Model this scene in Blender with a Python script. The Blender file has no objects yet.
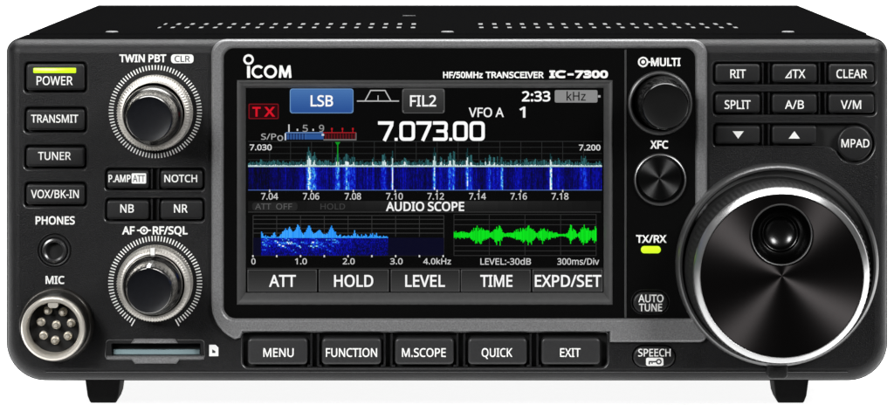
import bpy, math, random
from mathutils import Vector
from mathutils.geometry import delaunay_2d_cdt

# ---------------------------------------------------------------- units
# The front panel is laid out on a drafting grid: 1 grid unit = 0.2715 mm,
# x to the right, y downwards; h = height above the panel face in mm.
S = 0.2715e-3
X0 = 447.0
ZTOP = 0.1495            # grid line y = -135 lies at this height (eye level)
def W(x, y, h=0.0):
    return Vector(((x - X0) * S, -h * 1e-3, ZTOP - (y + 135.0) * S))
EYE = 1.0                # the camera stands 1 m in front of the panel
def axis(x, y, h):
    """where a knob's axis meets the panel, from where its raised face was measured"""
    k = 1 - h * 1e-3 / EYE
    return X0 + (x - X0) * k, -135 + (y + 135) * k

sc = bpy.context.scene
col = sc.collection

def lin(c):
    return tuple(((v / 255) / 12.92 if v / 255 <= 0.04045 else ((v / 255 + 0.055) / 1.055) ** 2.4) for v in c)

# ---------------------------------------------------------------- materials
def mat(name, color, rough=0.5, metal=0.0, spec=0.5, bump=None, mottle=0.0, mscale=900.0,
        emit=None, estr=1.0, aniso=0.0, arot=0.0, coat=0.0, rvar=0.0):
    m = bpy.data.materials.new(name); m.use_nodes = True
    nt = m.node_tree; b = nt.nodes['Principled BSDF']
    b.inputs['Base Color'].default_value = (*color, 1)
    b.inputs['Roughness'].default_value = rough
    b.inputs['Metallic'].default_value = metal
    b.inputs['Specular IOR Level'].default_value = spec
    b.inputs['Coat Weight'].default_value = coat
    tc = nt.nodes.new('ShaderNodeTexCoord')
    if mottle or rvar:
        n = nt.nodes.new('ShaderNodeTexNoise'); n.inputs['Scale'].default_value = mscale
        n.inputs['Detail'].default_value = 4
        nt.links.new(tc.outputs['Object'], n.inputs['Vector'])
        if mottle:
            r = nt.nodes.new('ShaderNodeMapRange')
            r.inputs['From Min'].default_value = .3; r.inputs['From Max'].default_value = .7
            r.inputs['To Min'].default_value = 1 - mottle; r.inputs['To Max'].default_value = 1 + mottle
            nt.links.new(n.outputs['Fac'], r.inputs['Value'])
            mx = nt.nodes.new('ShaderNodeVectorMath'); mx.operation = 'SCALE'
            mx.inputs[0].default_value = color
            nt.links.new(r.outputs['Result'], mx.inputs['Scale'])
            nt.links.new(mx.outputs[0], b.inputs['Base Color'])
        if rvar:
            n2 = nt.nodes.new('ShaderNodeTexNoise'); n2.inputs['Scale'].default_value = 60
            n2.inputs['Detail'].default_value = 6
            nt.links.new(tc.outputs['Object'], n2.inputs['Vector'])
            r2 = nt.nodes.new('ShaderNodeMapRange')
            r2.inputs['From Min'].default_value = .3; r2.inputs['From Max'].default_value = .7
            r2.inputs['To Min'].default_value = rough - rvar; r2.inputs['To Max'].default_value = rough + rvar
            nt.links.new(n2.outputs['Fac'], r2.inputs['Value'])
            nt.links.new(r2.outputs['Result'], b.inputs['Roughness'])
    if bump:
        sc_, st, dist = bump
        n3 = nt.nodes.new('ShaderNodeTexNoise'); n3.inputs['Scale'].default_value = sc_
        n3.inputs['Detail'].default_value = 3
        nt.links.new(tc.outputs['Object'], n3.inputs['Vector'])
        bp = nt.nodes.new('ShaderNodeBump'); bp.inputs['Strength'].default_value = st
        bp.inputs['Distance'].default_value = dist
        nt.links.new(n3.outputs['Fac'], bp.inputs['Height'])
        nt.links.new(bp.outputs[0], b.inputs['Normal'])
    if aniso:
        b.inputs['Anisotropic'].default_value = aniso
        b.inputs['Anisotropic Rotation'].default_value = arot
        t = nt.nodes.new('ShaderNodeTangent'); t.direction_type = 'RADIAL'; t.axis = 'Y'
        nt.links.new(t.outputs[0], b.inputs['Tangent'])
    if emit:
        b.inputs['Emission Color'].default_value = (*emit, 1)
        b.inputs['Emission Strength'].default_value = estr
    return m

M = {}
M['panel'] = mat('textured_charcoal_plastic', (.0045, .0045, .0049), .42, spec=.27, bump=(3600, .7, .00014), mottle=.5, mscale=2200, rvar=.05)
M['pocket'] = mat('black_recess_plastic', (.006, .006, .006), .6, spec=.25)
M['button'] = mat('satin_key_plastic', (.0080, .0080, .0084), .42, spec=.36, bump=(5200, .25, .00006), mottle=.12, mscale=1800)
M['key'] = mat('satin_grey_key_plastic', (.018, .018, .0187), .42, spec=.42, bump=(5200, .25, .00006), mottle=.12, mscale=1800)
M['rim'] = mat('highlight_rim_gloss', (.018, .018, .0185), .26, spec=.8)  # lighter than the panel: light caught on the rims, put into the colour
M['flange'] = mat('dark_flange_metal', (.05, .047, .043), .35, metal=.8, rvar=.06)
M['white'] = mat('white_print', (.74, .74, .725), .6, spec=.2)
M['ink'] = mat('dark_print', (.03, .03, .032), .6, spec=.2)
M['trim'] = mat('silver_grey_paint', (.165, .165, .167), .38, metal=.25, spec=.6, bump=(3600, .35, .00009), mottle=.3, mscale=2600)
M['gloss'] = mat('piano_black_plastic', (.0022, .0022, .0022), .12, spec=.32)
M['bezel'] = mat('grey_bezel_paint', (.046, .046, .046), .34, spec=.6, mottle=.08)
M['line'] = mat('grey_ridge_paint', (.04, .04, .04), .3, spec=.6)
M['cover'] = mat('black_powder_coat', (.0030, .0030, .0031), .9, spec=0.0, bump=(2600, .4, .0001), mottle=.25, mscale=1600)
M['vent'] = mat('bare_zinc', (.17, .17, .17), .6, metal=.1)
M['silver'] = mat('turned_nickel', (.60, .575, .53), .40, metal=.7, rvar=.06)
M['chrome'] = mat('bright_nickel_ring', (.62, .585, .52), .34, metal=.6, rvar=.06)
M['polish'] = mat('polished_aluminium', (.60, .60, .60), .33, metal=1)
M['smoke'] = mat('smoked_metal', (.15, .147, .14), .2, metal=1, rvar=.06)
M['dark'] = mat('dark_fluted_metal', (.045, .045, .045), .2, metal=1, rvar=.05)
M['face'] = mat('blue_black_cap', (.0036, .0041, .0058), .42, spec=.2, mottle=.15)
M['black'] = mat('black_moulded_plastic', (.0028, .0028, .0028), .36, spec=.3)
M['blackm'] = mat('black_matt_rubber', (.009, .009, .009), .7, spec=.2, mottle=.2)
M['collar'] = mat('dark_satin_metal', (.17, .17, .17), .36, metal=.8, rvar=.05)
M['brush'] = mat('brushed_black_anodised', (.046, .042, .042), .37, metal=1, aniso=.945)
M['brush2'] = mat('brushed_black_button', (.045, .045, .045), .37, metal=1, aniso=.95)
M['bowl'] = mat('black_gloss_bowl', (.05, .05, .05), .24, metal=1)
M['led'] = mat('lit_green_lens', (.2, .3, .01), .3, emit=lin((190, 236, 18)), estr=1.05)
M['pin'] = mat('plated_pin', (.72, .68, .60), .28, metal=.6)
M['flap'] = mat('teal_grey_flap', (.24, .33, .35), .35, metal=.2)
M['foot'] = mat('black_foot_rubber', (.004, .004, .004), .7, spec=.08, mottle=.2)

def screen_mat():
    m = bpy.data.materials.new('lit_colour_display'); m.use_nodes = True
    nt = m.node_tree; b = nt.nodes['Principled BSDF']
    b.inputs['Base Color'].default_value = (.002, .002, .002, 1)
    b.inputs['Roughness'].default_value = .2
    b.inputs['Specular IOR Level'].default_value = .12
    a = nt.nodes.new('ShaderNodeAttribute'); a.attribute_name = 'pixel_colour'
    nt.links.new(a.outputs['Color'], b.inputs['Emission Color'])
    b.inputs['Emission Strength'].default_value = 1.0
    return m
M['screen'] = screen_mat()

# ---------------------------------------------------------------- 2D outlines
def area(p):
    return .5 * sum(p[i][0] * p[(i + 1) % len(p)][1] - p[(i + 1) % len(p)][0] * p[i][1] for i in range(len(p)))
def offset(p, d):
    """move a closed outline inwards by d (outwards when d < 0)"""
    if abs(d) < 1e-9: return list(p)
    s = 1 if area(p) > 0 else -1
    n = len(p); out = []
    for i in range(n):
        ax, ay = p[i - 1]; bx, by = p[i]; cx, cy = p[(i + 1) % n]
        ux, uy = bx - ax, by - ay; vx, vy = cx - bx, cy - by
        lu = math.hypot(ux, uy) or 1e-9; lv = math.hypot(vx, vy) or 1e-9
        n1 = (-uy / lu * s, ux / lu * s); n2 = (-vy / lv * s, vx / lv * s)
        mx, my = n1[0] + n2[0], n1[1] + n2[1]
        dd = mx * n1[0] + my * n1[1]
        if dd < .35: dd = .35
        out.append((bx + mx / dd * d, by + my / dd * d))
    return out
def rrect(x0, y0, x1, y1, r=3.0, seg=6):
    rs = r if isinstance(r, (tuple, list)) else (r,) * 4      # tl, tr, br, bl
    cs = ((x0 + rs[0], y0 + rs[0], rs[0], 180), (x1 - rs[1], y0 + rs[1], rs[1], 270),
          (x1 - rs[2], y1 - rs[2], rs[2], 0), (x0 + rs[3], y1 - rs[3], rs[3], 90))
    out = []
    for cx, cy, rr, a0 in cs:
        for k in range(seg + 1):
            a = math.radians(a0 + 90 * k / seg)
            out.append((cx + rr * math.cos(a), cy + rr * math.sin(a)))
    return out
def arc(cx, cy, r, a0, a1, n=12):
    return [(cx + r * math.cos(math.radians(a0 + (a1 - a0) * k / n)), cy + r * math.sin(math.radians(a0 + (a1 - a0) * k / n))) for k in range(n + 1)]
def circle(cx, cy, r, n=64, teeth=0.0, phase=0):
    return [(cx + (r + (teeth if (i // 2 + phase) % 2 else 0)) * math.cos(2 * math.pi * i / n),
             cy + (r + (teeth if (i // 2 + phase) % 2 else 0)) * math.sin(2 * math.pi * i / n)) for i in range(n)]
def ribbon(p, w):
    """an open polyline as a mitred stroke outline of width w"""
    n = len(p); L = []; R = []
    for i in range(n):
        d = []
        if i > 0: d.append((p[i][0] - p[i - 1][0], p[i][1] - p[i - 1][1]))
        if i < n - 1: d.append((p[i + 1][0] - p[i][0], p[i + 1][1] - p[i][1]))
        ns = []
        for ux, uy in d:
            l = math.hypot(ux, uy) or 1e-9; ns.append((-uy / l, ux / l))
        mx = sum(a for a, _ in ns); my = sum(b for _, b in ns)
        dd = mx * ns[0][0] + my * ns[0][1]
        dd = max(dd, .45)
        mx, my = mx / dd * w / 2, my / dd * w / 2
        L.append((p[i][0] + mx, p[i][1] + my)); R.append((p[i][0] - mx, p[i][1] - my))
    return L + R[::-1]

# ---------------------------------------------------------------- lettering
GLYPHS = {}
for _l in '''A 512 437,0 368,177 141,177 73,0 0,0 224,575 289,575 512,0|282,415 274,438 263,473 255,500 247,468 238,438 230,415 165,241 346,241
B 521 241,573 307,569 361,558 404,541 434,515 453,478 459,431 456,399 446,371 431,347 409,328 382,313 350,304 350,300 384,292 415,279 441,261 461,236 474,203 478,163 475,130 467,100 454,74 436,52 413,33 385,19 354,8 318,2 279,0 78,0 78,573|256,329 300,331 334,339 357,352 377,382 384,423 376,463 351,490 324,502 289,509 245,511 150,511 150,329|150,269 150,61 265,61 311,64 346,74 371,91 388,112 398,138 401,168 398,197 388,221 370,241 344,256 321,263 293,267 260,269
C 507 323,517 294,516 266,510 241,502 206,482 178,456 162,434 149,410 139,383 131,353 127,321 125,286 128,241 135,200 147,164 164,132 186,105 213,83 244,68 281,58 322,55 359,57 394,62 460,78 460,15 427,5 393,-2 369,-6 342,-7 312,-8 257,-4 208,8 166,28 130,56 101,90 78,131 62,178 52,230 49,287 51,329 57,369 67,406 81,440 99,471 120,499 145,523 174,543 206,559 242,571 281,578 324,581 353,580 381,577 409,572 448,561 482,547 453,486 394,508 360,515
D 585 536,292 533,231 521,177 501,131 474,91 439,58 399,33 351,15 297,4 237,0 78,0 78,573 254,573 309,569 359,558 404,540 443,516 476,484 502,446 521,401 533,350|460,289 457,337 449,379 435,415 416,444 391,469 361,487 327,500 287,508 244,511 150,511 150,62 228,62 299,68 357,87 402,119 434,164 454,220
E 446 398,0 78,0 78,573 398,573 398,509 150,509 150,330 383,330 383,268 150,268 150,63 398,63
F 416 150,0 78,0 78,573 398,573 398,509 150,509 150,306 383,306 383,243 150,243
G 584 326,302 524,302 524,22 493,12 462,5 431,-1 398,-5 362,-7 323,-8 267,-4 217,8 173,28 136,55 105,89 81,130 63,176 52,229 49,286 53,343 65,395 84,442 111,482 145,517 186,544 233,564 286,577 346,581 377,580 407,577 437,572 465,565 491,557 516,547 489,484 457,497 421,508 382,515 342,517 298,514 259,505 225,489 195,468 170,441 150,409 136,373 127,332 124,286 127,243 134,202 146,166 164,133 187,106 216,84 251,68 292,58 340,55 404,59 452,68 452,238 326,238
H 594 516,0 443,0 443,267 150,267 150,0 78,0 78,573 150,573 150,330 443,330 443,573 516,573
I 272 239,0 32,0 32,42 99,57 99,515 32,531 32,573 239,573 239,531 172,515 172,57 239,42
J 219 -3,-152 -37,-150 -63,-142 -63,-81 -35,-87 -5,-89 15,-87 33,-81 50,-70 63,-53 71,-29 74,3 74,573 146,573 146,9 144,-26 138,-56 128,-82 105,-113 75,-135 52,-145 25,-150
K 496 496,0 411,0 209,273 150,222 150,0 78,0 78,573 150,573 150,290 199,345 249,399 403,573 488,573 261,323
L 420 78,0 78,573 150,573 150,64 400,64 400,0
M 727 330,0 142,502 139,502 142,461 144,407 144,347 144,0 78,0 78,573 184,573 361,103 364,103 544,573 650,573 650,0 578,0 578,352 579,408 581,460 584,501 581,501 390,0
N 609 532,0 447,0 141,476 138,476 141,432 143,378 144,320 144,0 78,0 78,573 161,573 467,99 470,99 468,137 466,193 464,249 464,573 532,573
O 626 577,287 576,244 570,204 561,166 547,132 531,101 510,73 486,49 459,29 428,13 393,1 355,-6 314,-8 271,-6 232,1 196,13 165,29 138,49 114,73 94,101 78,132 65,167 56,204 51,245 49,288 52,344 62,396 78,442 100,482 130,517 166,545 208,565 258,577 314,581 369,577 417,565 459,545 495,517 524,483 547,442 564,396 574,344|125,287 127,241 134,200 145,163 161,131 182,104 207,83 238,67 273,58 314,55 354,58 390,67 420,83 445,104 465,131 481,163 492,200 499,241 501,287 496,354 481,411 456,457 421,491 373,511 314,518 274,515 238,506 207,490 182,469 161,443 145,411 134,374 127,333
P 485 229,573 297,568 352,553 393,528 421,495 439,454 444,404 441,370 433,336 417,306 395,278 375,262 351,249 324,238 292,230 256,225 216,223 150,223 150,0 78,0 78,573|223,511 150,511 150,285 208,285 242,286 272,290 298,296 330,311 352,334 365,363 370,401 366,435 354,462 334,484 306,499 269,508
Q 626 577,287 575,242 569,200 559,160 544,124 525,92 503,64 476,40 445,21 411,6 548,-136 444,-136 334,-7 324,-8 314,-8 271,-6 232,1 196,13 165,29 138,49 114,73 94,101 78,132 65,167 56,204 51,245 49,288 52,344 62,396 78,442 100,482 130,517 166,545 208,565 258,577 314,581 369,577 417,565 459,545 495,517 524,483 547,442 564,396 574,344|125,287 127,241 134,200 145,163 161,131 182,104 207,83 238,67 273,58 314,55 354,58 390,67 420,83 445,104 465,131 481,163 492,200 499,241 501,287 496,354 481,411 456,457 421,491 373,511 314,518 274,515 238,506 207,490 182,469 161,443 145,411 134,374 127,333
R 499 236,573 281,571 320,565 353,555 381,540 404,522 422,500 434,474 442,444 444,410 440,368 427,334 408,306 385,285 358,269 330,257 487,0 403,0 264,237 150,237 150,0 78,0 78,573|232,510 150,510 150,298 236,298 278,301 312,310 338,325 355,347 366,374 370,407 366,440 355,467 336,486 310,500 275,507
S 440 403,153 400,121 392,92 378,66 359,44 335,26 307,11 274,1 238,-6 198,-8 137,-5 83,4 41,19 41,88 73,76 113,65 142,59 171,56 201,55 240,57 273,66 298,79 316,98 327,120 330,147 327,173 318,194 302,213 277,230 255,241 228,252 196,265 131,294 106,311 85,330 69,351 57,375 50,403 48,435 51,464 58,490 71,513 89,533 110,550 136,563 165,573 197,579 231,581 262,580 290,577 318,572 355,562 389,549 366,487 302,508 266,515 229,517 196,515 169,507 148,494 133,478 124,457 121,434 124,407 133,386 149,367 172,351 193,341 217,330 246,318 278,306 307,293 332,279 362,255 385,228 398,194
T 446 259,0 187,0 187,509 8,509 8,573 437,573 437,509 259,509
U 586 513,202 511,164 503,128 489,95 470,65 446,40 416,20 380,4 338,-5 290,-8 225,-2 171,18 128,50 97,93 78,144 72,204 72,573 144,573 144,201 148,158 161,122 182,93 211,72 248,59 294,55 327,57 355,63 379,73 407,96 427,126 438,161 442,202 442,573 513,573
V 481 481,573 277,0 204,0 0,573 75,573 204,205 220,160 231,119 241,80 250,119 262,161 277,207 405,573
W 746 735,573 583,0 510,0 399,375 389,410 380,443 373,471 370,488 367,471 361,443 352,409 342,373 234,0 161,0 10,573 85,573 174,223 183,186 190,151 196,118 201,87 206,119 213,154 222,191 232,227 333,573 407,573 512,225 523,187 532,151 538,117 544,87 550,129 560,175 572,224 660,573
X 470 467,0 385,0 233,249 79,0 3,0 193,298 15,573 95,573 236,348 377,573 453,573 276,300
Y 454 227,291 376,573 454,573 263,222 263,0 191,0 191,219 0,573 79,573
Z 459 427,0 30,0 30,55 332,508 40,508 40,573 419,573 419,518 118,64 427,64
0 459 419,287 418,242 415,201 409,163 401,128 390,97 376,70 359,47 339,27 316,12 290,1 261,-6 229,-8 188,-4 153,8 122,27 97,54 76,88 60,129 48,176 42,229 39,287 41,346 48,399 58,446 73,486 93,520 119,547 149,566 186,578 229,581 269,578 304,566 335,547 361,520 382,486 399,446 410,399 417,346|110,287 111,238 115,194 121,156 131,125 143,98 159,78 190,59 229,52 268,59 298,78 314,98 326,124 336,156 343,194 347,238 348,287 347,336 343,380 336,417 326,449 314,475 298,495 268,515 229,521 190,515 159,495 143,475 131,449 121,417 115,380 111,336
1 459 285,0 216,0 216,400 216,439 217,470 219,499 196,477 169,455 108,405 71,452 226,573 285,573
2 459 417,0 38,0 38,59 188,210 261,287 287,320 306,353 318,387 322,424 315,466 294,496 261,514 221,520 181,517 147,506 115,489 83,466 45,513 94,548 122,561 153,572 186,578 221,581 255,579 285,572 313,562 347,540 372,510 384,485 391,458 394,428 392,399 386,371 375,344 361,318 344,292 324,267 247,185 128,67 128,64 417,64
3 459 395,439 392,403 381,372 363,347 340,326 310,311 277,302 277,298 319,290 353,276 379,255 398,229 409,198 413,163 410,131 403,101 390,74 371,50 348,30 318,14 283,2 241,-6 193,-8 164,-7 136,-5 110,-1 72,8 36,23 36,89 61,78 87,69 114,61 141,56 168,52 194,51 241,55 278,65 305,81 324,104 335,132 339,164 335,197 320,223 297,242 265,255 240,261 211,264 179,265 123,265 123,326 180,326 209,327 236,332 259,339 286,356 307,377 319,404 323,434 316,471 295,498 262,516 219,521 190,520 164,515 117,498 75,473 39,521 61,537 87,550 115,563 147,573 181,579 218,581 273,576 317,563 352,540 376,511 390,477
4 459 443,130 359,130 359,0 291,0 291,130 17,130 17,190 286,576 359,576 359,193 443,193|291,374 291,412 293,444 294,474 295,500 292,500 276,468 257,438 86,193 291,193
5 459 221,351 258,349 292,342 322,331 349,316 371,297 389,274 402,247 410,217 413,183 410,145 402,111 387,81 368,54 343,32 314,15 280,2 242,-5 199,-8 170,-7 142,-4 116,0 80,10 51,23 51,90 82,74 121,62 161,55 200,52 239,55 274,65 302,82 323,106 336,137 341,176 337,210 325,239 306,262 279,279 243,289 197,292 146,288 99,280 64,302 86,573 373,573 373,508 146,508 132,342 169,348
6 459 44,245 45,278 47,310 51,342 57,374 64,404 75,433 87,461 103,486 121,510 143,530 168,548 196,562 228,572 265,578 306,581 344,579 377,573 377,513 344,520 308,523 273,521 242,515 216,504 183,483 158,454 139,419 127,380 121,352 117,322 115,291 119,291 133,309 150,326 170,339 194,350 223,356 255,358 287,356 316,349 342,338 365,322 384,303 400,279 412,251 419,220 421,184 419,147 411,112 399,82 382,55 361,33 336,15 307,2 275,-5 239,-8 199,-4 163,7 130,26 101,54 84,76 70,103 59,133 51,166 46,204|238,51 270,55 297,66 320,84 337,109 348,143 351,184 348,218 339,247 324,271 302,289 274,300 241,303 205,299 175,287 150,270 131,248 119,223 115,198 117,172 123,146 133,121 146,99 164,79 185,64 210,55
7 459 109,0 344,508 35,508 35,573 419,573 419,518 187,0
8 459 229,581 261,579 291,574 318,565 352,546 378,519 395,485 400,443 396,411 385,383 368,359 346,338 320,319 291,303 325,285 355,265 381,242 401,216 414,185 419,148 416,118 408,90 395,65 378,44 356,26 330,11 300,1 267,-6 231,-8 192,-6 157,0 126,10 100,24 78,42 61,63 49,87 42,115 39,146 43,183 56,214 75,241 99,264 128,283 158,299 131,316 107,336 87,358 71,383 61,411 58,444 63,485 80,518 107,545 141,565 168,573 197,579|108,145 116,107 138,76 161,60 192,51 229,48 265,51 295,60 319,76 342,108 350,148 346,174 335,197 317,217 293,235 264,251 229,265 217,270 184,254 157,237 136,219 121,197 111,173|228,524 188,518 155,502 134,476 127,441 130,414 141,391 157,373 179,357 232,330 282,357 302,373 317,392 327,414 330,441 323,476 302,502 270,518
9 459 417,328 416,295 414,263 410,231 405,199 397,168 387,139 374,112 358,86 340,63 318,42 293,25 265,11 232,0 195,-6 154,-8 117,-6 82,0 82,60 115,53 152,50 188,52 218,58 245,68 278,90 303,118 316,141 327,165 334,192 340,221 344,250 346,281 341,281 327,263 310,247 290,233 266,223 237,216 204,214 173,216 144,223 118,235 95,250 76,270 61,294 49,321 42,352 40,387 43,426 50,460 63,491 80,517 101,540 127,557 156,570 188,578 223,581 262,577 299,565 332,545 361,518 377,495 391,469 402,439 410,406 415,369|223,521 192,518 165,507 142,488 124,463 113,429 110,388 113,354 122,325 137,301 158,284 186,273 220,269 256,273 286,285 311,303 330,325 342,349 346,374 344,400 338,426 328,451 315,474 298,493 277,508 252,518
/ 298 290,573 77,0 8,0 221,573
. 215 58,43 61,69 72,85 88,94 107,97 126,94 142,85 153,69 157,43 153,18 142,2 126,-8 107,-11 88,-8 72,2 61,18
- 258 32,184 32,246 226,246 226,184
: 215 58,43 61,69 72,85 88,94 107,97 126,94 142,85 153,69 157,43 153,18 142,2 126,-8 107,-11 88,-8 72,2 61,18|58,387 61,412 72,429 88,438 107,441 126,438 142,429 153,412 157,387 153,362 142,345 126,335 107,332 88,335 72,345 61,362
a 450 231,437 279,433 318,422 347,403 368,375 381,338 385,293 385,0 334,0 320,61 317,61 298,40 279,22 258,9 234,-1 206,-6 172,-8 136,-5 103,6 75,23 55,48 41,80 37,119 43,159 59,192 87,219 127,238 179,251 243,257 316,259 316,285 310,330 293,359 265,375 227,380 194,378 163,370 106,347 84,400 115,414 151,426 177,432 204,436|252,208 204,203 167,195 141,182 118,155 110,119 115,87 132,66 157,53 188,49 223,52 253,62 279,79 299,103 311,134 315,172 315,210
b 493 139,461 138,410 135,373 139,373 161,398 189,419 213,429 240,435 272,437 322,431 365,412 401,381 428,338 444,283 449,215 447,168 439,127 427,91 410,61 390,36 365,17 337,3 306,-5 272,-8 240,-6 213,0 189,10 161,31 139,55 133,55 119,0 68,0 68,609 139,609|260,379 219,374 188,361 165,339 150,308 144,282 140,252 139,217 139,214 142,165 150,125 165,93 187,69 219,55 261,51 297,55 325,69 348,93 363,126 373,166 376,216 373,265 363,306 348,338 325,360 296,374
d 493 221,-8 171,-2 128,17 92,48 65,91 49,146 44,214 49,282 66,338 93,381 128,413 171,432 221,438 253,436 280,429 303,420 323,407 340,391 354,374 359,374 356,405 354,438 354,609 425,609 425,0 368,0 358,58 354,58 340,40 323,24 303,11 279,1 252,-6|232,51 273,55 305,67 328,88 343,117 352,154 355,200 355,213 352,263 343,304 329,336 306,360 274,375 231,379 196,374 168,359 146,334 130,300 120,260 117,213 120,165 130,125 146,93 168,69 197,55
e 452 234,438 269,435 301,427 329,414 354,396 374,373 390,346 402,315 409,281 411,244 411,201 117,201 122,157 134,119 154,90 181,69 215,56 254,52 293,54 327,60 392,82 392,20 359,8 327,-1 292,-6 251,-8 212,-5 176,3 143,17 114,36 90,61 70,91 56,126 47,167 44,212 47,257 55,297 68,333 86,364 108,390 134,411 164,426 198,435|233,380 202,377 175,366 154,348 137,323 125,293 119,257 338,257 335,292 326,322 312,346 292,364 266,376
h 496 139,431 138,399 135,370 140,370 155,391 174,407 196,420 221,429 247,435 273,437 306,435 335,430 360,421 391,400 413,370 423,344 429,314 431,280 431,0 361,0 361,275 358,307 351,333 338,353 308,372 265,379 222,374 189,360 166,338 150,308 144,283 140,254 139,222 139,0 68,0 68,609 139,609
i 207 139,430 139,0 68,0 68,430|104,591 119,588 133,580 142,566 145,546 142,526 133,512 119,504 104,501 88,504 75,512 66,526 63,546 66,566 75,580 88,588
k 428 138,291 137,257 135,221 138,221 152,240 172,264 189,285 326,430 409,430 235,246 421,0 336,0 187,200 138,158 138,0 68,0 68,609 138,609
m 750 540,438 584,434 621,421 649,401 669,371 681,330 685,280 685,0 615,0 615,277 610,321 594,353 567,372 528,379 490,374 460,362 438,342 423,315 414,280 411,237 411,0 342,0 342,277 339,308 332,333 320,353 303,367 281,376 253,379 215,374 185,360 164,338 150,308 144,283 140,255 139,223 139,0 68,0 68,430 125,430 136,371 140,371 155,392 173,409 194,422 217,431 241,436 266,438 298,436 325,430 349,420 378,398 398,366 402,366 418,388 438,406 461,420 486,430 512,436
n 496 275,438 322,434 361,421 391,401 413,371 426,330 431,280 431,0 361,0 361,275 358,307 351,333 338,353 308,372 265,379 222,374 189,361 166,338 151,308 142,269 139,223 139,0 68,0 68,430 125,430 136,371 140,371 156,392 175,409 198,422 222,431 248,436
o 485 442,216 440,181 436,150 428,121 417,95 404,71 388,51 359,25 324,7 299,-1 271,-6 241,-8 200,-4 163,7 129,25 100,51 84,71 70,95 59,121 51,150 46,181 44,216 47,261 55,301 68,336 87,367 110,392 137,412 169,426 204,435 244,438 281,435 316,426 347,412 374,392 398,367 417,336 431,301 439,261|117,216 119,184 123,154 130,128 147,95 172,71 203,56 243,51 282,56 314,71 339,95 356,128 363,154 367,184 369,216 367,248 363,277 355,303 338,335 314,359 282,374 242,379 202,374 171,359 147,335 130,303 120,263
s 384 348,119 343,80 327,49 302,24 268,6 241,-2 210,-6 176,-8 135,-6 99,-1 68,8 42,19 42,83 104,60 141,52 178,49 224,53 256,66 274,86 280,112 278,128 271,141 259,154 239,167 174,196 103,228 76,245 57,266 45,292 41,324 46,358 61,386 85,408 118,425 157,435 202,438 240,436 275,430 308,421 339,409 315,353 258,372 228,378 197,380 159,377 131,366 114,350 108,328 111,312 119,298 133,286 154,274 219,246 289,215 314,197 333,176 344,150
v 407 163,0 0,430 75,430 167,176 180,137 193,96 201,63 204,63 214,96 227,138 241,176 332,430 407,430 244,0
z 377 346,0 31,0 31,47 262,375 45,375 45,430 340,430 340,377 112,55 346,55'''.strip().split('\n'):
    _c, _a, _r = _l.split(' ', 2)
    GLYPHS[_c] = (int(_a), [[tuple(map(int, q.split(','))) for q in lp.split()] for lp in _r.split('|')])
CAP = 573.0

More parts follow.
